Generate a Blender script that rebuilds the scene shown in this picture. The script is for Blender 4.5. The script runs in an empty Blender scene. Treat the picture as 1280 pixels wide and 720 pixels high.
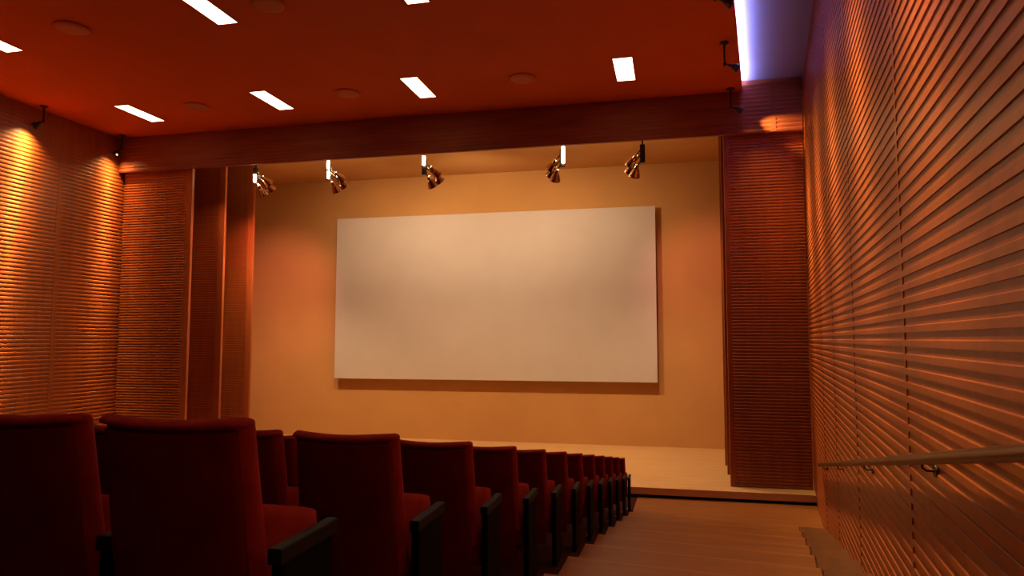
import bpy, bmesh, math, random
from mathutils import Vector, Matrix
random.seed(4)
C = bpy.context.scene.collection
PI = math.pi
ZE = 3.025                       # eye height above the flat front floor

# ------------------------------------------------------------------ materials
def new_mat(name):
    m = bpy.data.materials.new(name); m.use_nodes = True
    nt = m.node_tree; b = nt.nodes['Principled BSDF']
    return m, nt, b

def mat_plain(name, col, rough=.6, metal=0., var=.12, scale=6., bump=0., bscale=200., spec=.4, sheen=0.):
    m, nt, b = new_mat(name)
    n = nt.nodes.new('ShaderNodeTexNoise'); n.inputs['Scale'].default_value = scale; n.inputs['Detail'].default_value = 5
    tc = nt.nodes.new('ShaderNodeTexCoord'); nt.links.new(tc.outputs['Object'], n.inputs['Vector'])
    r = nt.nodes.new('ShaderNodeValToRGB')
    r.color_ramp.elements[0].position = .3; r.color_ramp.elements[1].position = .7
    r.color_ramp.elements[0].color = (*[c*(1-var) for c in col], 1)
    r.color_ramp.elements[1].color = (*[min(1, c*(1+var)) for c in col], 1)
    nt.links.new(n.outputs['Fac'], r.inputs['Fac']); nt.links.new(r.outputs['Color'], b.inputs['Base Color'])
    b.inputs['Roughness'].default_value = rough; b.inputs['Metallic'].default_value = metal
    b.inputs['Specular IOR Level'].default_value = spec
    if sheen: b.inputs['Sheen Weight'].default_value = sheen; b.inputs['Sheen Tint'].default_value = (*col, 1)
    if bump:
        n2 = nt.nodes.new('ShaderNodeTexNoise'); n2.inputs['Scale'].default_value = bscale
        nt.links.new(tc.outputs['Object'], n2.inputs['Vector'])
        bp = nt.nodes.new('ShaderNodeBump'); bp.inputs['Strength'].default_value = bump; bp.inputs['Distance'].default_value = .004
        nt.links.new(n2.outputs['Fac'], bp.inputs['Height']); nt.links.new(bp.outputs['Normal'], b.inputs['Normal'])
    return m

def mat_wood(name, c0, c1, stretch, rough=.5, spec=.35):
    """long-grained timber; stretch = noise scale per axis (small along the grain)"""
    m, nt, b = new_mat(name)
    tc = nt.nodes.new('ShaderNodeTexCoord'); mp = nt.nodes.new('ShaderNodeMapping')
    mp.inputs['Scale'].default_value = stretch
    nt.links.new(tc.outputs['Object'], mp.inputs['Vector'])
    n = nt.nodes.new('ShaderNodeTexNoise'); n.inputs['Scale'].default_value = 1; n.inputs['Detail'].default_value = 6; n.inputs['Roughness'].default_value = .6
    nt.links.new(mp.outputs['Vector'], n.inputs['Vector'])
    r = nt.nodes.new('ShaderNodeValToRGB')
    r.color_ramp.elements[0].position = .32; r.color_ramp.elements[1].position = .68
    r.color_ramp.elements[0].color = (*c0, 1); r.color_ramp.elements[1].color = (*c1, 1)
    nt.links.new(n.outputs['Fac'], r.inputs['Fac']); nt.links.new(r.outputs['Color'], b.inputs['Base Color'])
    b.inputs['Roughness'].default_value = rough; b.inputs['Specular IOR Level'].default_value = spec
    return m

def mat_emit(name, col, strength):
    m, nt, b = new_mat(name)
    b.inputs['Base Color'].default_value = (*[min(c, .8) for c in col], 1)
    b.inputs['Emission Color'].default_value = (*col, 1); b.inputs['Emission Strength'].default_value = strength
    return m

M = dict(
    slat=mat_wood('slatted_cherry_wood', (.28, .066, .016), (.37, .093, .023), (9, 9, .8), .38, .4),
    beam=mat_wood('satin_cherry_beam', (.20, .043, .013), (.27, .062, .018), (.8, 9, 9), .62, .25),
    ceil=mat_plain('red_ochre_ceiling_paint', (.50, .085, .008), .75, var=.05, scale=1.2, spec=.2),
    cove=mat_plain('grey_plaster_ceiling', (.27, .25, .33), .8, var=.03, scale=2, spec=.2),
    stagewall=mat_plain('ochre_stage_wall_paint', (.60, .325, .12), .8, var=.05, scale=.8, spec=.15),
    stagefloor=mat_wood('pale_maple_stage_boards', (.62, .38, .17), (.72, .46, .22), (.7, 8, 5), .45, .4),
    floor=mat_wood('oak_floor_boards', (.26, .090, .022), (.35, .130, .033), (.9, 9, 5), .42, .4),
    nosing=mat_wood('oak_painted_edge_light', (.33, .118, .030), (.42, .16, .043), (.9, 9, 5), .42, .4),  # lighter oak paints in the light along each step edge
    strip=mat_wood('darker_oak_edge_boards', (.135, .050, .014), (.19, .072, .021), (9, .9, 5), .45, .35),
    gap=mat_plain('black_shadow_gap', (.006, .005, .004), .9),
    carpet=mat_plain('dark_carpet', (.05, .012, .008), .95, bump=.4, bscale=300, spec=.1),
    screen=mat_plain('matte_white_screen', (.62, .56, .54), .9, var=.02, scale=1.5, spec=.1),
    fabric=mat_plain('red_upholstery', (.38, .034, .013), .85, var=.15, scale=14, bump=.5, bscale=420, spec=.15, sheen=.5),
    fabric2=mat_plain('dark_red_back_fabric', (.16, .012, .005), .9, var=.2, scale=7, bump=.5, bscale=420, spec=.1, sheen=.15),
    arm=mat_plain('dark_green_black_armrest', (.007, .013, .012), .6, var=.1, scale=20, spec=.25),
    panel=mat_plain('black_seat_end_panel', (.003, .003, .003), .8, var=.1, scale=20, spec=.1),
    steel=mat_plain('steel_foot_bracket', (.5, .47, .42), .4, 1., var=.05),
    bronze=mat_plain('dark_bronze_metal', (.06, .04, .028), .4, .85, var=.1, scale=20),
    chrome=mat_plain('polished_bronze_lamp_shell', (.50, .34, .24), .22, 1., var=.05, scale=20),
    brass=mat_wood('brown_lacquered_rail', (.055, .024, .008), (.085, .038, .013), (6, .5, 6), .3, .5),
    speaker=mat_plain('dusty_red_speaker_grille', (.50, .19, .115), .8, var=.06, scale=90, bump=.5, bscale=300, spec=.2),
    lamp=mat_emit('white_ceiling_lamp_diffuser', (1, .74, .46), 6.0),
    tube=mat_emit('warm_white_lamp_tube', (1, .80, .48), 35.0),
    lens=mat_emit('warm_lamp_lens', (1, .75, .4), 3.0),
    led=mat_emit('blue_white_led', (.33, .36, 1.0), 520.0),
    white=mat_plain('white_painted_housing', (.8, .78, .74), .5, var=.03),
)

# ------------------------------------------------------------------ mesh helpers
def obj(name, bm, mat, parent=None, smooth=False, bevel=0., seg=2, auto=None):
    bmesh.ops.recalc_face_normals(bm, faces=bm.faces)
    me = bpy.data.meshes.new(name); bm.to_mesh(me); bm.free()
    o = bpy.data.objects.new(name, me); C.objects.link(o)
    if isinstance(mat, (list, tuple)):
        for m_ in mat: me.materials.append(m_)
    else: me.materials.append(mat)
    if smooth: me.shade_smooth()
    if bevel:
        md = o.modifiers.new('bevel', 'BEVEL'); md.width = bevel; md.segments = seg; md.limit_method = 'ANGLE'; md.angle_limit = math.radians(40)
    if parent is not None: o.parent = parent
    return o

def empty(name, loc):
    o = bpy.data.objects.new(name, None); o.empty_display_size = .1; C.objects.link(o); o.location = loc; return o

def tag(o, label, cat, group=None):
    o['label'] = label; o['category'] = cat
    if group: o['group'] = group
    return o

def structure(o): o['kind'] = 'structure'; return o

def box(bm, x0, x1, y0, y1, z0, z1, mi=0):
    v = [bm.verts.new(p) for p in ((x0,y0,z0),(x1,y0,z0),(x1,y1,z0),(x0,y1,z0),(x0,y0,z1),(x1,y0,z1),(x1,y1,z1),(x0,y1,z1))]
    for f in ((0,1,2,3),(4,7,6,5),(0,4,5,1),(1,5,6,2),(2,6,7,3),(3,7,4,0)):
        bm.faces.new([v[i] for i in f]).material_index = mi

def prism(bm, poly, z0, z1, mi=0):
    """vertical prism over a plan polygon"""
    a = [bm.verts.new((x, y, z0)) for x, y in poly]; b = [bm.verts.new((x, y, z1)) for x, y in poly]
    n = len(poly)
    bm.faces.new(a[::-1]).material_index = mi; bm.faces.new(b).material_index = mi
    for i in range(n): bm.faces.new((a[i], a[(i+1) % n], b[(i+1) % n], b[i])).material_index = mi

def loft(bm, loops, cap=True):
    rows = [[bm.verts.new(p) for p in lp] for lp in loops]
    n = len(rows[0])
    for r0, r1 in zip(rows, rows[1:]):
        for i in range(n): bm.faces.new((r0[i], r0[(i+1) % n], r1[(i+1) % n], r1[i]))
    if cap:
        bm.faces.new(rows[0][::-1]); bm.faces.new(rows[-1])

def tube(bm, pts, r, n=12):
    """round bar through points (radius may be a list)"""
    pts = [Vector(p) for p in pts]; loops = []
    rs = r if isinstance(r, (list, tuple)) else [r]*len(pts)
    up = None
    for i, p in enumerate(pts):
        d = (pts[min(i+1, len(pts)-1)] - pts[max(i-1, 0)]).normalized()
        if up is None: up = Vector((0,0,1)) if abs(d.z) < .9 else Vector((1,0,0))
        a = d.cross(up).normalized(); b = a.cross(d).normalized(); up = b
        loops.append([p + (a*math.cos(2*PI*k/n) + b*math.sin(2*PI*k/n))*rs[i] for k in range(n)])
    loft(bm, loops)

def lathe(bm, org, axis, prof, n=24, cap=True):
    """profile (distance along axis, radius)"""
    axis = Vector(axis).normalized(); org = Vector(org)
    up = Vector((0,0,1)) if abs(axis.z) < .9 else Vector((1,0,0))
    a = axis.cross(up).normalized(); b = a.cross(axis)
    loft(bm, [[org + axis*t + (a*math.cos(2*PI*k/n) + b*math.sin(2*PI*k/n))*r for k in range(n)] for t, r in prof], cap)

# ------------------------------------------------------------------ slatted cladding
WALLP, WINGP, BEAMP = (.0855, .036, .0072, .0078), (.063, .027, .008, .019), (.0835, .036, .008, .009)    # pitch, batten height, top chamfer, depth
def slats(bm, p0, p1, nrm, z0, z1, seams=(), band=.055, thick=.05, zref=0., end_l=0., end_r=0., P4=WALLP):
    PER, BAT, CH, DEP = P4
    """horizontal battens along p0->p1 (plan points), standing out towards nrm; smooth vertical bands at seams (distances from p0)"""
    p0 = Vector((*p0, 0)); p1 = Vector((*p1, 0)); nrm = Vector((*nrm, 0)).normalized()
    L = (p1 - p0).length; d = (p1 - p0)/L
    # bands: (start, end)
    bands = []
    if end_l: bands.append((0, end_l))
    for s in seams: bands.append((s - band/2, s + band/2))
    if end_r: bands.append((L - end_r, L))
    cuts = []; cur = 0.
    for a, b in bands:
        if a > cur + 1e-4: cuts.append((cur, a))
        cur = b
    if cur < L - 1e-4: cuts.append((cur, L))
    def P(t, off, z): return tuple(p0 + d*t + nrm*off + Vector((0,0,z)))
    def slab(t0, t1, o0, o1, za, zb):
        v = [bm.verts.new(P(t, o, z)) for z in (za, zb) for t, o in ((t0,o0),(t1,o0),(t1,o1),(t0,o1))]
        for f in ((0,1,2,3),(4,7,6,5),(0,4,5,1),(1,5,6,2),(2,6,7,3),(3,7,4,0)): bm.faces.new([v[i] for i in f])
    slab(0, L, -thick, 0, z0, z1)                                   # backing
    for a, b in bands: slab(a, b, -.001, DEP, z0, z1)
    k0 = math.ceil((z0 - zref)/PER)
    for a, b in cuts:
        k = k0
        while zref + k*PER + BAT + CH < z1:
            z = zref + k*PER
            prof = ((-.001, z), (DEP, z), (DEP, z+BAT), (DEP*.86, z+BAT+CH*.35), (-.001, z+BAT+CH))
            A = [bm.verts.new(P(a, o, zz)) for o, zz in prof]; B = [bm.verts.new(P(b, o, zz)) for o, zz in prof]
            bm.faces.new(A[::-1]); bm.faces.new(B)
            for i in range(5): bm.faces.new((A[i], B[i], B[(i+1) % 5], A[(i+1) % 5]))
            k += 1

# ------------------------------------------------------------------ dimensions
ZC = 4.88 + ZE            # main ceiling
ZU = 5.085 + ZE           # raised cove ceiling
ZS = .19                  # stage floor
ZSC = 4.75 + ZE           # stage ceiling
XL = -13.06               # left wall
YF, YB = 13.90, 19.15     # stage edge, stage back wall
Y0 = -5.5                 # rear wall of the hall
XR = lambda y: .822 + .12*y             # right wall
XS = lambda y: .416 + .12*y             # line between aisle and edge boards
XC = lambda y: -.30 + .12*y             # edge of the main ceiling
ROW = lambda k: 1.661 + .995*(k-1)      # back-rest plane of row k
RZ = lambda k: max(0., .17*(12-k))  # floor level of row k
RX = lambda k: -1.120 + .0226*(k-1)     # right edge of the aisle seat
NROW = 12
ux, uy = .12/math.hypot(.12, 1), 1/math.hypot(.12, 1)

# ------------------------------------------------------------------ setting: walls
bm = bmesh.new()
L = lambda y: (y - Y0)/uy
slats(bm, (XR(Y0), Y0), (XR(YB), YB), (-uy, ux), 0, ZU, seams=[L(y) for y in (-3.2, -.5, 2.15, 4.78, 7.42, 9.6, 11.5)], band=.05, zref=ZE-.045)
structure(obj('wall_right', bm, M['slat']))
bm = bmesh.new()
slats(bm, (XL, Y0), (XL, YB), (1, 0), 0, ZC+.05, seams=[y - Y0 for y in (-3.2, -.55, 2.1, 4.7, 7.3, 9.93, 12.55)], band=.11, zref=ZE-.045)
structure(obj('wall_left', bm, M['slat']))
bm = bmesh.new(); box(bm, XL-.1, XR(YB)+.1, YB, YB+.15, 0, ZU)
structure(obj('wall_stage_back', bm, M['stagewall']))
bm = bmesh.new(); slats(bm, (XL, Y0), (XR(Y0), Y0), (0, 1), 1.5, ZU, zref=ZE-.045)
structure(obj('wall_rear', bm, M['slat']))

# ceilings
bm = bmesh.new(); prism(bm, [(XL-.05, Y0), (XC(Y0), Y0), (XC(14.3), 14.3), (XL-.05, 14.3)], ZC, ZC+.06)
prism(bm, [(XC(Y0)-.02, Y0), (XC(Y0), Y0), (XC(14.3), 14.3), (XC(14.3)-.02, 14.3)], ZC+.06, ZC+.098)   # added unseen lip that cuts the spread of the cove light
structure(obj('ceiling', bm, M['ceil']))
bm = bmesh.new(); prism(bm, [(XC(Y0)-.7, Y0), (XR(Y0)+.05, Y0), (XR(14.6)+.05, 14.6), (XC(14.6)-.7, 14.6)], ZU, ZU+.08)
structure(obj('ceiling_cove', bm, M['cove']))
bm = bmesh.new(); box(bm, XL-.05, XR(YB)+.05, 14.21, YB+.1, ZSC, ZSC+.1)
structure(obj('ceiling_stage', bm, M['stagewall']))

# beam over the stage opening
bm = bmesh.new()
YBM = 14.18
zb = 4.03 + ZE
slats(bm, (XL, YBM), (XC(YBM), YBM), (0, -1), zb, ZC+.06, seams=[1.6+1.75*i for i in range(8)], band=.05, thick=.08, zref=zb+.02, P4=BEAMP)
slats(bm, (XC(YBM), YBM), (XR(YBM)-.03, YBM), (0, -1), zb, ZU, seams=[.56], band=.09, thick=.08, zref=zb+.02, P4=BEAMP)
structure(obj('trim_1', bm, M['beam']))

# floors
nos = lambda k: ROW(k) + .40
TA = math.tan(math.radians(7.6))
def nosing(k, x): return nos(k) - (x + .97)*TA
def xl(y): return -1.0 + .0226*(y - 1.66)/.995
def cross(k, fx):                      # crossing of nosing k with a line x = fx(y)
    y = nos(k)
    for _ in range(20): y = nosing(k, fx(y))
    return (fx(y), y)
def steps(name, fa, fb, mat, z0=-.02, kmax=NROW):
    bm = bmesh.new()
    for k in range(-1, kmax+1):
        a0, b0 = (cross(k-1, fa), cross(k-1, fb)) if k > -1 else ((fa(Y0), Y0), (fb(Y0), Y0))
        if k < NROW: a1, b1 = cross(k, fa), cross(k, fb)
        else: a1, b1 = (fa(YF+.1), YF+.1), (fb(YF+.1), YF+.1)
        # tread board with a small overhanging nose and the riser body below it
        z = RZ(k)
        prism(bm, [a0, b0, b1, a1], z0, z-.03 if z > 0 else -.005)
        e = .012 if k < NROW else 0
        if k < kmax or kmax < NROW:
            q = .055
            prism(bm, [a0, b0, (b1[0], b1[1]-q), (a1[0], a1[1]-q)], z-.03, z)
            prism(bm, [(a1[0], a1[1]-q), (b1[0], b1[1]-q), (b1[0], b1[1]+e), (a1[0], a1[1]+e)], z-.031, z+.0006, 1)
        else: prism(bm, [a0, b0, b1, a1], z-.03, z)
    return structure(obj(name, bm, mat))
steps('floor', xl, lambda y: XS(y) - .008, [M['floor'], M['nosing']])
steps('floor_edge', lambda y: XS(y) + .008, lambda y: XR(y) + .01, [M['strip'], M['strip']], kmax=NROW-1)
bm = bmesh.new(); g = lambda y: XS(y) - .009
a0, a1 = cross(NROW-1, g), cross(NROW-1, lambda y: XR(y)+.01)
prism(bm, [(a0[0], a0[1]+.02), (a1[0], a1[1]+.02), (XR(YF+.1)+.01, YF+.1), (g(YF+.1), YF+.1)], -.02, -.0005)
structure(obj('floor_front', bm, M['floor']))
bm = bmesh.new()
for k in range(-1, NROW+1):
    a, b = (nos(k-1) if k > -1 else Y0), (nos(k) if k < NROW else YF+.1)
    prism(bm, [(XL, a), (xl(a)-.001, a), (xl(b)-.001, b), (XL, b)], -.02, RZ(k))
structure(obj('floor_rows', bm, M['carpet']))
bm = bmesh.new(); box(bm, XL-.1, XR(YB)+.2, Y0, YB+.1, -.15, -.02)
structure(obj('floor_base', bm, M['gap']))
# stage: overhanging fascia, recessed kick with its shade put in as black
bm = bmesh.new()
prism(bm, [(XL, YF), (XR(YF)-.0, YF), (XR(YB), YB), (XL, YB)], .06, ZS, 0)
prism(bm, [(XL, YF+.07), (XR(YF+.07), YF+.07), (XR(YB), YB), (XL, YB)], -.02, .06, 1)
structure(obj('floor_stage', bm, [M['stagefloor'], M['gap']]))

# ------------------------------------------------------------------ stage wings
def wing(x0, x1, y, end_right, label):
    bm = bmesh.new()
    slats(bm, (x0, y), (x1, y), (0, -1), ZS, ZSC-.02, thick=.06, zref=ZE-.045, P4=WINGP,
          end_l=0 if end_right else .09, end_r=.16 if end_right else 0)
    o = obj('stage_wing_panel', bm, M['slat'])
    tag(o, label, 'wing panel', 'slatted stage wing panels')
for i, y in enumerate((14.37, 15.6, 16.7)):
    wing(XL+.03, (-11.12, -11.10, -11.0)[i], y, True,
         ('widest left slatted wood wing panel beside the left wall',
          'middle slatted wood wing panel of the three left of the stage',
          'rearmost narrow slatted wood wing panel left of the stage, beside the plain wall')[i])
for i, y in enumerate((14.37, 15.6, 16.7)):
    wing((1.03, 1.06, 1.09)[i], XR(y)-.03, y, False,
         ('broad slatted wood wing panel right of the stage beside the handrail wall',
          'thin visible edge of the middle right wing panel, behind the broad one',
          'thin visible edge of the rearmost right wing panel, nearest the stage wall')[i])

# ------------------------------------------------------------------ screen
t = empty('mounted_projection_screen', (-5.08, 18.9, ZS))
tag(t, 'large blank white projection screen on the ochre stage wall', 'screen')
bm = bmesh.new(); x0, x1 = -.5117*18.9+5.08, -.0225*18.9+5.08
box(bm, x0, x1, 0, .05, -.0602*18.9+ZE-ZS, .1881*18.9+ZE-ZS)
obj('screen_surface', bm, M['screen'], t, bevel=.006)
for sx in (-3.2, 0, 3.2):
    bm = bmesh.new(); box(bm, sx-.06, sx+.06, .05, .247, 2.2, 6.0); obj('wall_bracket', bm, M['bronze'], t)

# ------------------------------------------------------------------ seats
def back_loops(w0, w1, z0, z1, ya, yb, nz, roll=0., curve=.045, dip=.012, r=.03, hang=0.):
    """cross-sections of a reclined curved back pad; ya..yb rear/front offset from the leaning plane"""
    loops = []
    zs = [z0 + (z1-.05-z0)*i/12 for i in range(13)] + [z1-.05+.05*i/16 for i in range(1, 17)]
    zs = [z0, z0+.006, z0+.014] + zs[1:]
    for z in zs:
        t = (z-z0)/(z1-z0)
        w = w0 + (w1-w0)*t
        # rounding at the top and bottom
        top = max(0, (z - (z1-r))/r); bot = max(0, ((z0+r) - z)/r)
        s = max(top, bot)
        q = math.sqrt(max(0, 1-s*s)) if s else 1
        q = max(q, .25)
        rear, front = ya, yb
        if roll and z > z1-.026: rear = ya - roll*min(1, math.sqrt(max(0, (z-(z1-.026))/.006)))
        mid = (rear+front)/2; h = (front-rear)/2*q
        lean = (SEAT_H - z)*.15
        hw = w/2 - (1-q)*.012
        pts = []
        nx = 10; rr = min(h*.8, .02)
        prof = []
        for j in range(nx+1): prof.append((-hw+rr + (2*hw-2*rr)*j/nx, -h))
        prof.append((hw-rr*.3, -h+rr*.3)); prof.append((hw, -h+rr)); prof.append((hw, h-rr)); prof.append((hw-rr*.3, h-rr*.3))
        for j in range(nx+1): prof.append((hw-rr - (2*hw-2*rr)*j/nx, h))
        prof.append((-hw+rr*.3, h-rr*.3)); prof.append((-hw, h-rr)); prof.append((-hw, -h+rr)); prof.append((-hw+rr*.3, -h+rr*.3))
        for x, y in prof:
            u = x/(w1/2)
            pts.append((x, mid + y + lean + curve*u*u - curve, z - dip*max(0, 1-u*u)*t))
        loops.append(pts)
    return loops
SEAT_H = .945
W = .455                        # width of a back-rest, pitch .55
def make_seat():
    t = empty('theatre_seat', (0, 0, 0))
    bm = bmesh.new(); loft(bm, back_loops(W+.030, W, .36, SEAT_H, .032, .086, 30, roll=.030, r=.016, curve=.032, dip=.010))
    obj('back_cushion', bm, M['fabric'], t, smooth=True)
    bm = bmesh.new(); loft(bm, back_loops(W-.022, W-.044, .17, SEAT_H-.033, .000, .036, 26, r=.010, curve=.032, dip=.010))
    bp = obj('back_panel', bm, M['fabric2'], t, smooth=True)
    # tipped-up cushion: hinged near the back, front edge raised
    bm = bmesh.new(); loops = []
    a = math.radians(62); c = Vector((.014, .275, .43)); dirv = Vector((0, math.cos(a), math.sin(a))); nv = Vector((0, -math.sin(a), math.cos(a)))
    n = 12
    for i in range(n+1):
        s = i/n; e = min(s, 1-s)*n
        q = (.55, .88, 1.)[min(2, int(e))] if e < 2 else 1.
        hw, hh = (W/2+.010)*(.97 if q < .6 else 1), .055*q
        base = c + dirv*(s*.42 - .20)
        lp = []
        for x, y in ((-hw+.02,-hh),(-hw*.5,-hh),(0,-hh),(hw*.5,-hh),(hw-.02,-hh),(hw,-hh*.5),(hw,hh*.4),(hw-.02,hh*.9),(hw*.5,hh*1.12),(0,hh*1.18),(-hw*.5,hh*1.12),(-hw+.02,hh*.9),(-hw,hh*.4),(-hw,-hh*.5)):
            lp.append(tuple(base + Vector((x,0,0)) + nv*y))
        loops.append(lp)
    loft(bm, loops); obj('seat_cushion', bm, M['fabric'], t, smooth=True)
    # arm rest and end panel on the right
    ax = W/2 + .060
    bm = bmesh.new()
    loft(bm, [[(ax+x*hw, y, z+dz) for x, z in ((-1,-.024),(1,-.024),(1,.016),(.8,.02),(-.8,.02),(-1,.016))]
              for y, hw, dz in ((.085,.021,.570),(.42,.021,.574))])
    obj('armrest', bm, M['arm'], t, smooth=False, bevel=.004)
    bm = bmesh.new()
    v = [(.10,.0),(.385,.0),(.385,.30),(.38,.553),(.10,.553),(.095,.30)]
    loft(bm, [[(ax-.018, y, z) for y, z in v], [(ax+.018, y, z) for y, z in v]])
    ep = obj('end_panel', bm, M['panel'], t, bevel=.006)
    bm = bmesh.new(); box(bm, ax-.05, ax-.018, .28, .36, 0, .012); box(bm, ax-.024, ax-.018, .28, .36, 0, .05)
    obj('foot_bracket', bm, M['steel'], ep)
    return t
proto = make_seat()
def copy_tree(o, parent=None):
    c = o.copy(); C.objects.link(c)
    if parent is not None: c.parent = parent
    for ch in list(o.children): copy_tree(ch, c)
    return c
ordn = ['', 'nearest', 'second', 'third', 'fourth', 'fifth', 'sixth', 'seventh', 'eighth', 'ninth', 'tenth', 'eleventh', 'farthest']
first = True
nseat = {1: 2, 2: 4, 3: 4, 4: 3, 5: 2, 6: 2}
for k in range(1, NROW+1):
    for s in range(nseat.get(k, 1)):
        o = proto if first else copy_tree(proto)
        first = False
        o.location = (RX(k) - W/2 - .53*s, ROW(k), RZ(k))
        for ch in o.children:                      # inner seats share a centred arm between them
            kind = ch.name.split('.')[0]
            if s and kind in ('armrest', 'end_panel'): ch.location.x = -.0225
            if s and kind == 'seat_cushion': ch.location.x = -.014
        row = {1: 'nearest row', 12: 'last row before the stage'}.get(k, f'{ordn[k]} row from the camera')
        pos = ['on the aisle end', 'beside the aisle seat', 'two places in from the aisle', 'three places in from the aisle'][s]
        tag(o, f'dark red upholstered theatre seat {pos}, {row}', 'seat', 'red theatre seats in rows')

# ------------------------------------------------------------------ handrail
t = empty('handrail', (1.038, 2.469, RZ(1.8)))
tag(t, 'round brown handrail sloping down along the right slatted wall', 'handrail')
org = Vector(t.location)
Pr = lambda y: Vector((XR(y)-.07, y, ZE-.346-.1707*(y-2.469))) - org
bm = bmesh.new()
n_ = Vector((-uy, ux, 0))
pts = [Pr(.6)+Vector((.075,0,0)), Pr(.62)+Vector((.03,0,0)), Pr(.7)] + [Pr(.7+.56*i) for i in range(1, 21)] + [Pr(12.0)+Vector((.01,0,0)), Pr(12.06)+Vector((.04,0,0)), Pr(12.07)+Vector((.075,0,0))]
tube(bm, pts, .029, 16)
obj('rail', bm, M['brass'], t, smooth=True)
for y in (1.7, 4.05, 6.4, 8.75, 11.1):
    bm = bmesh.new(); p = Pr(y)
    tube(bm, [p+Vector((0,0,-.02)), p+Vector((.0,0,-.045)), p+Vector((.02,0,-.06)), p+Vector((.072,0,-.06))], .006, 8)
    lathe(bm, p+Vector((.055,0,-.06)), (1, 0, 0), [(0,.03),(.006,.032),(.02,.032)], 14)
    obj('rail_bracket', bm, M['bronze'], t)

# ------------------------------------------------------------------ ceiling lamps and speakers
def ceiling_lamp(x0, x1, y0, y1, label):
    t = empty('ceiling_lamp', ((x0+x1)/2, (y0+y1)/2, ZC)); tag(t, label, 'ceiling light', 'white rectangular ceiling lamps')
    hx, hy = (x1-x0)/2, (y1-y0)/2
    bm = bmesh.new()
    for a in ((-hx-.012, -hx, -hy-.012, hy+.012), (hx, hx+.012, -hy-.012, hy+.012), (-hx, hx, -hy-.012, -hy), (-hx, hx, hy, hy+.012)): box(bm, *a, -.012, 0)
    obj('lamp_frame', bm, M['ceil'], t)
    bm = bmesh.new(); box(bm, -hx, hx, -hy, hy, -.009, 0); obj('diffuser', bm, M['lamp'], t)
lw, ll = .33, 1.09
for xc, yc, lb in ((-.79, 12.52, 'white rectangular ceiling lamp at the right end, nearest the blue cove'),
                   (-4.75, 12.56, 'white rectangular ceiling lamp above the middle of the stage opening'),
                   (-7.93, 12.58, 'white rectangular ceiling lamp second from left in the row by the beam'),
                   (-11.18, 12.68, 'white rectangular ceiling lamp nearest the left corner by the beam'),
                   (-6.64, 8.72, 'large white rectangular ceiling lamp cut by the top of the photo'),
                   (-3.53, 8.75, 'white ceiling lamp barely showing at the top middle of the photo'),
                   (-10.82, 8.84, 'white ceiling lamp cut off by the left edge of the photo')):
    ceiling_lamp(xc-lw/2, xc+lw/2, yc-ll/2, yc+ll/2, lb)
for xc, yc, lb in ((-2.68, 12.52, 'round flush ceiling speaker between the two right lamps'),
                   (-6.24, 12.52, 'round flush ceiling speaker between the two middle lamps'),
                   (-9.68, 12.55, 'round flush ceiling speaker between the two left lamps by the beam'),
                   (-9.13, 8.86, 'large round flush ceiling speaker in the upper left of the photo'),
                   (-5.69, 8.85, 'round flush ceiling speaker cut by the top edge of the photo')):
    t = empty('ceiling_speaker', (xc, yc, ZC)); tag(t, lb, 'speaker', 'round ceiling speakers')
    bm = bmesh.new(); lathe(bm, (0,0,0), (0,0,-1), [(0,.262),(.022,.262),(.026,.255),(.026,.236),(.018,.232)], 40); obj('speaker_rim', bm, M['ceil'], t)
    bm = bmesh.new(); lathe(bm, (0,0,-.012), (0,0,-1), [(0,.238),(.012,.238),(.020,.15),(.022,.01)], 40); obj('speaker_grille', bm, M['speaker'], t, smooth=True)

# ------------------------------------------------------------------ lights
def spot(loc, target, watt, ang, blend, col, size=.04):
    l = bpy.data.lights.new('spot_beam', 'SPOT'); l.energy = watt; l.spot_size = math.radians(ang); l.spot_blend = blend; l.color = col; l.shadow_soft_size = size
    o = bpy.data.objects.new('spot_beam', l); C.objects.link(o); o.location = loc
    o.rotation_euler = (Vector(target) - Vector(loc)).to_track_quat('-Z', 'Y').to_euler()
    return o
WARM = (1, .62, .22)
def beam(loc, target, ang, col, lobes, size=.03):
    """spot lamp with a peaked distribution: sum of strength * cos(theta)^n lobes"""
    o = spot(loc, target, 1000, ang, .5, col, size); l = o.data; l.use_nodes = True
    nt = l.node_tree; em = nt.nodes['Emission']
    tc = nt.nodes.new('ShaderNodeTexCoord'); sx = nt.nodes.new('ShaderNodeSeparateXYZ'); nt.links.new(tc.outputs['Normal'], sx.inputs[0])
    ab = nt.nodes.new('ShaderNodeMath'); ab.operation = 'ABSOLUTE'; nt.links.new(sx.outputs['Z'], ab.inputs[0])
    prev = None
    for k, n in lobes:
        p = nt.nodes.new('ShaderNodeMath'); p.operation = 'POWER'; nt.links.new(ab.outputs[0], p.inputs[0]); p.inputs[1].default_value = n
        m = nt.nodes.new('ShaderNodeMath'); m.operation = 'MULTIPLY_ADD'; nt.links.new(p.outputs[0], m.inputs[0]); m.inputs[1].default_value = k
        if prev: nt.links.new(prev.outputs[0], m.inputs[2])
        else: m.inputs[2].default_value = 0
        prev = m
    nt.links.new(prev.outputs[0], em.inputs['Strength'])
    return o

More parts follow.
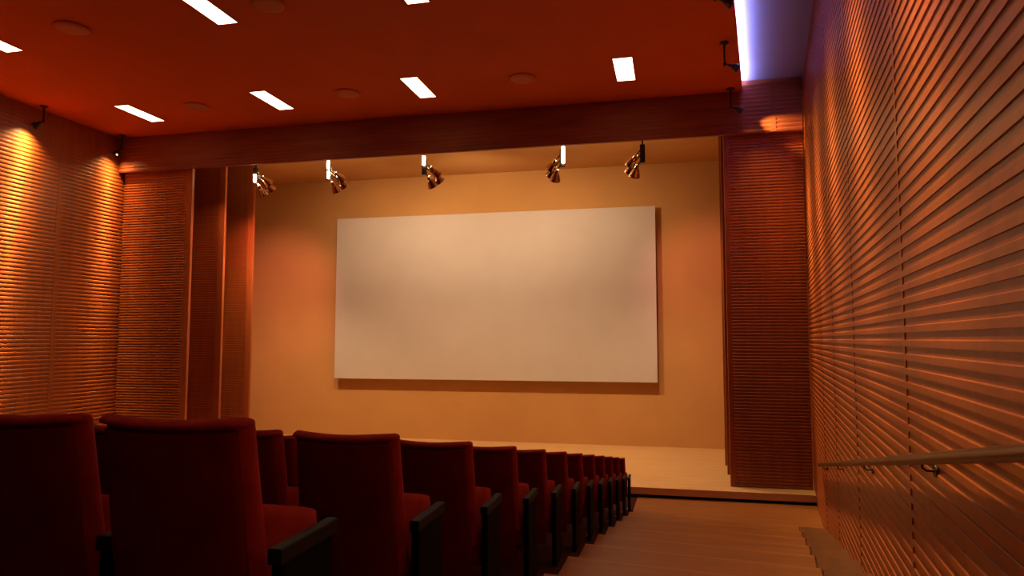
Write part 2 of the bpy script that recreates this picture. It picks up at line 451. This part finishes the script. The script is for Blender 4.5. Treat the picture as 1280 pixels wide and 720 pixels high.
def lamp_head(parent, piv, aim, size=1.0, shell='bronze'):
    """conical lamp shell aimed along aim; returns mouth centre (parent space)"""
    aim = Vector(aim).normalized(); piv = Vector(piv)
    bm = bmesh.new()
    s = size
    lathe(bm, piv, aim, [(-.02*s,.012*s),(-.015*s,.026*s),(.03*s,.030*s),(.05*s,.042*s),(.13*s,.072*s),(.15*s,.076*s),(.15*s,.069*s),(.12*s,.060*s),(.055*s,.037*s)], 20)
    h = obj('lamp_head', bm, M[shell], parent, smooth=False)
    bm = bmesh.new(); lathe(bm, piv+aim*.062*s, aim, [(0,.036*s),(.006*s,.036*s)], 20)
    obj('lens', bm, M['lens'], h)
    return piv + aim*.17*s

def washer(x, y, drop, side, label, aim):
    t = empty('wall_washer_spotlight', (x, y, ZC)); tag(t, label, 'spotlight', 'wall washer spotlights on ceiling rods')
    bm = bmesh.new(); lathe(bm, (0,0,0), (0,0,-1), [(0,.075),(.008,.078),(.02,.070),(.028,.02)], 24); obj('ceiling_plate', bm, M['bronze'], t)
    bm = bmesh.new(); tube(bm, [(0,0,-.02), (0,0,-drop)], .017, 10); lathe(bm, (0,0,-drop+.015), (0,0,-1), [(0,.026),(.05,.026)], 14); obj('rod', bm, M['bronze'], t)
    bm = bmesh.new(); tube(bm, [(0,0,-drop), (side*.05,0,-drop-.015), (side*.07,0,-drop-.02)], .010, 8); obj('arm', bm, M['bronze'], t)
    lamp_head(t, (side*.08, 0, -drop-.025), aim, 1.0)

# left wall: narrow-beam lamps close to the wall, grazing light with some spill around the core
def left_beams(y, dy=.75, k=1.):
    p = (XL+.20, y-.15*dy/.75, ZC-.47)
    beam(p, (XL+.03, y-dy*1.1, ZC-6.4), 138, WARM, [(.2*k, 3), (1.1*k, 12), (6.5*k, 60), (19*k, 260)])
LY = [11.83, 13.98, 9.5, 7.1, 4.7]
LLB = ['small spotlight on a short ceiling rod, farther from the beam on the left wall', 'small spotlight tucked in the corner of left wall and beam']
for i, y in enumerate(LY[:2]):
    washer(XL+.26, y, .32, -1, LLB[i], (-.45, -(.75, .2)[i], -.85))
    left_beams(y, (.75, .3)[i], (1, .62)[i])
for y in LY[2:]: left_beams(y)
spot((XL+.14, 13.92, ZC-.52), (XL+.6, 14.17, ZC-.85), 9, 50, .7, WARM, .03)        # spill on the beam end
# right wall: lamps on the edge of the main ceiling
RY = [11.73, 9.38, 13.98]
RLB = ['dark spotlight hanging on a rod beside the blue cove, middle of three', 'dark spotlight beside the blue cove cut by the top of the photo', 'dark spotlight hanging in front of the beam at the end of the blue cove']
def right_beams(y, k=1.):
    p = Vector((XC(y)-.215+.225, y-.055, ZC-.525)); w = lambda yy, z: (XR(yy)-.01, yy, ZC-z)
    beam(p, w(y-.7, 3.4), 100, WARM, [(.12*k, 5), (.9*k, 22), (1.8*k, 80)], .12)
for i, y in enumerate(RY):
    washer(XC(y)-.215, y, .36, 1, RLB[i], (.85, -.05, -.5))
    right_beams(y, (1, 1, 1.3)[i])
for y, k in ((7.03, 1), (4.68, .8), (2.33, .65), (0, .6)): right_beams(y, k)
spot((XC(13.98)+.01, 13.925, ZC-.525), (2.2, 14.17, ZC-.80), 300, 40, 1., WARM, .03)  # spill on the beam end

# cove light
bm = bmesh.new()
a, b = XC(Y0+.2)-.05, XC(14.2)-.05
tube(bm, [(a, Y0+.2, ZC+.09), (b, 14.15, ZC+.09)], .008, 8)
o = obj('cove_light_strip', bm, M['led']); tag(o, 'blue white light strip along the ceiling edge above the right aisle', 'light strip')

# stage spotlights
def cluster(x, y, sg, label, tubes, watt, col):
    t = empty('stage_spotlight_cluster', (x, y, ZSC)); tag(t, label, 'spotlight', 'spotlight clusters behind the stage beam')
    top = -.55
    bm = bmesh.new(); lathe(bm, (0,0,0), (0,0,-1), [(0,.09),(.02,.09),(.025,.022)], 20); tube(bm, [(0,0,-.02), (0,0,top)], .02, 10); obj('stem', bm, M['bronze'], t)
    bm = bmesh.new(); box(bm, -.055, .055, -.04, .04, top-.40, top); obj('mounting_box', bm, M['bronze'], t, bevel=.012)
    heads = ((.16, .02, top-.24, (.50, .62, -.60)), (.20, .10, top-.36, (.42, .62, -.68)), (.12, -.03, top-.47, (.30, .60, -.85)))
    for hx, hy, hz, aim in heads:
        aim = Vector((aim[0]*sg, aim[1], aim[2]))
        bm = bmesh.new(); tube(bm, [(sg*.04, 0, hz+.13), (sg*hx*.6, hy*.5, hz+.06), (sg*hx, hy, hz)], .014, 8); obj('arm', bm, M['bronze'], t)
        lamp_head(t, (sg*hx, hy, hz), aim, 1.65, 'chrome')
    for tx, tz0, tz1 in tubes:
        bm = bmesh.new(); lathe(bm, (tx, -.07, tz1), (0,0,-1), [(0,.02),(.01,.034),(tz1-tz0-.01,.034),(tz1-tz0,.02)], 16); obj('lamp_tube', bm, M['tube'], t, smooth=True)
    loc = Vector((x+sg*.28, y+.36, ZSC+top-.60))
    return loc
YCL = 15.15
CL = [(-9.95, 1, 'spotlight cluster at the far left behind the beam, next to the wing panels', ((.02, top_, top_+.20) for top_ in (-.92,)), 0),
      (-7.99, 1, 'spotlight cluster second from the left behind the beam', ((.02, -.70, -.50), (.03, -.93, -.75)), 1),
      (-5.57, 1, 'spotlight cluster hanging above the middle of the screen', ((.01, -.74, -.52),), 2),
      (-2.34, -1, 'spotlight cluster above the right part of the screen', ((.03, -.88, -.50),), 3),
      (-.59, -1, 'dark spotlight cluster at the far right behind the beam', (), 4)]
SW = (1, .70, .40); SR = (1, .33, .26)
for x, sg, lb, tubes, i in CL:
    loc = cluster(x, YCL, sg, lb, tubes, 0, SW)
    tx = (-11.8, -8.1, -5.1, -2.1, 1.3)[i]
    w = (430, 270, 300, 270, 330)[i]
    c = (SR, SW, SW, SW, SR)[i]
    spot(loc, (tx, YB, ZE+(1.0, 1.7, 3.1, 1.7, 1.0)[i]), w, (66, 116, 104, 116, 66)[i], 1., c, .09)
    spot(loc + Vector((0,.05,-.1)), (tx*.9, 16.6, ZS), w*1.45, 100, .9, (1, .66, .33), .09)

for x, sg, lb, tubes, i in CL:      # added point lights by the clusters brighten the stage ceiling
    l = bpy.data.lights.new('stage_ceiling_fill', 'POINT'); l.energy = (14, 26, 32, 30, 18)[i]; l.color = (1, .68, .30); l.shadow_soft_size = .05
    o = bpy.data.objects.new('stage_ceiling_fill', l); C.objects.link(o); o.location = (x, YCL+.35, ZSC-.62)
# the leftmost cluster also rakes over the wing panels beside it
spot((-9.85, 15.12, ZSC-.95), (-11.8, 15.8, ZS+2.6), 600, 110, 1., (1, .5, .28), .08)

# faint world so the hall is not fully closed in black
w = bpy.data.worlds.new('hall_world'); bpy.context.scene.world = w; w.use_nodes = True
w.node_tree.nodes['Background'].inputs['Color'].default_value = (.02, .01, .006, 1)
w.node_tree.nodes['Background'].inputs['Strength'].default_value = .3

# ------------------------------------------------------------------ camera and view
cam = bpy.data.cameras.new('camera'); co = bpy.data.objects.new('camera', cam); C.objects.link(co)
cam.sensor_width = 36; cam.lens = 876/1280*36; cam.clip_start = .02
co.location = (0, 0, ZE); co.rotation_euler = (math.radians(90+4.1786), 0, math.radians(12.9517))
sc = bpy.context.scene; sc.camera = co
sc.view_settings.view_transform = 'Standard'; sc.view_settings.look = 'None'
sc.view_settings.gamma = 1; sc.view_settings.exposure = 0; sc.view_settings.use_curve_mapping = False
sc.cycles.use_denoising = True; sc.cycles.use_adaptive_sampling = False
sc.cycles.max_bounces = 10; sc.cycles.diffuse_bounces = 7; sc.cycles.sample_clamp_indirect = 6
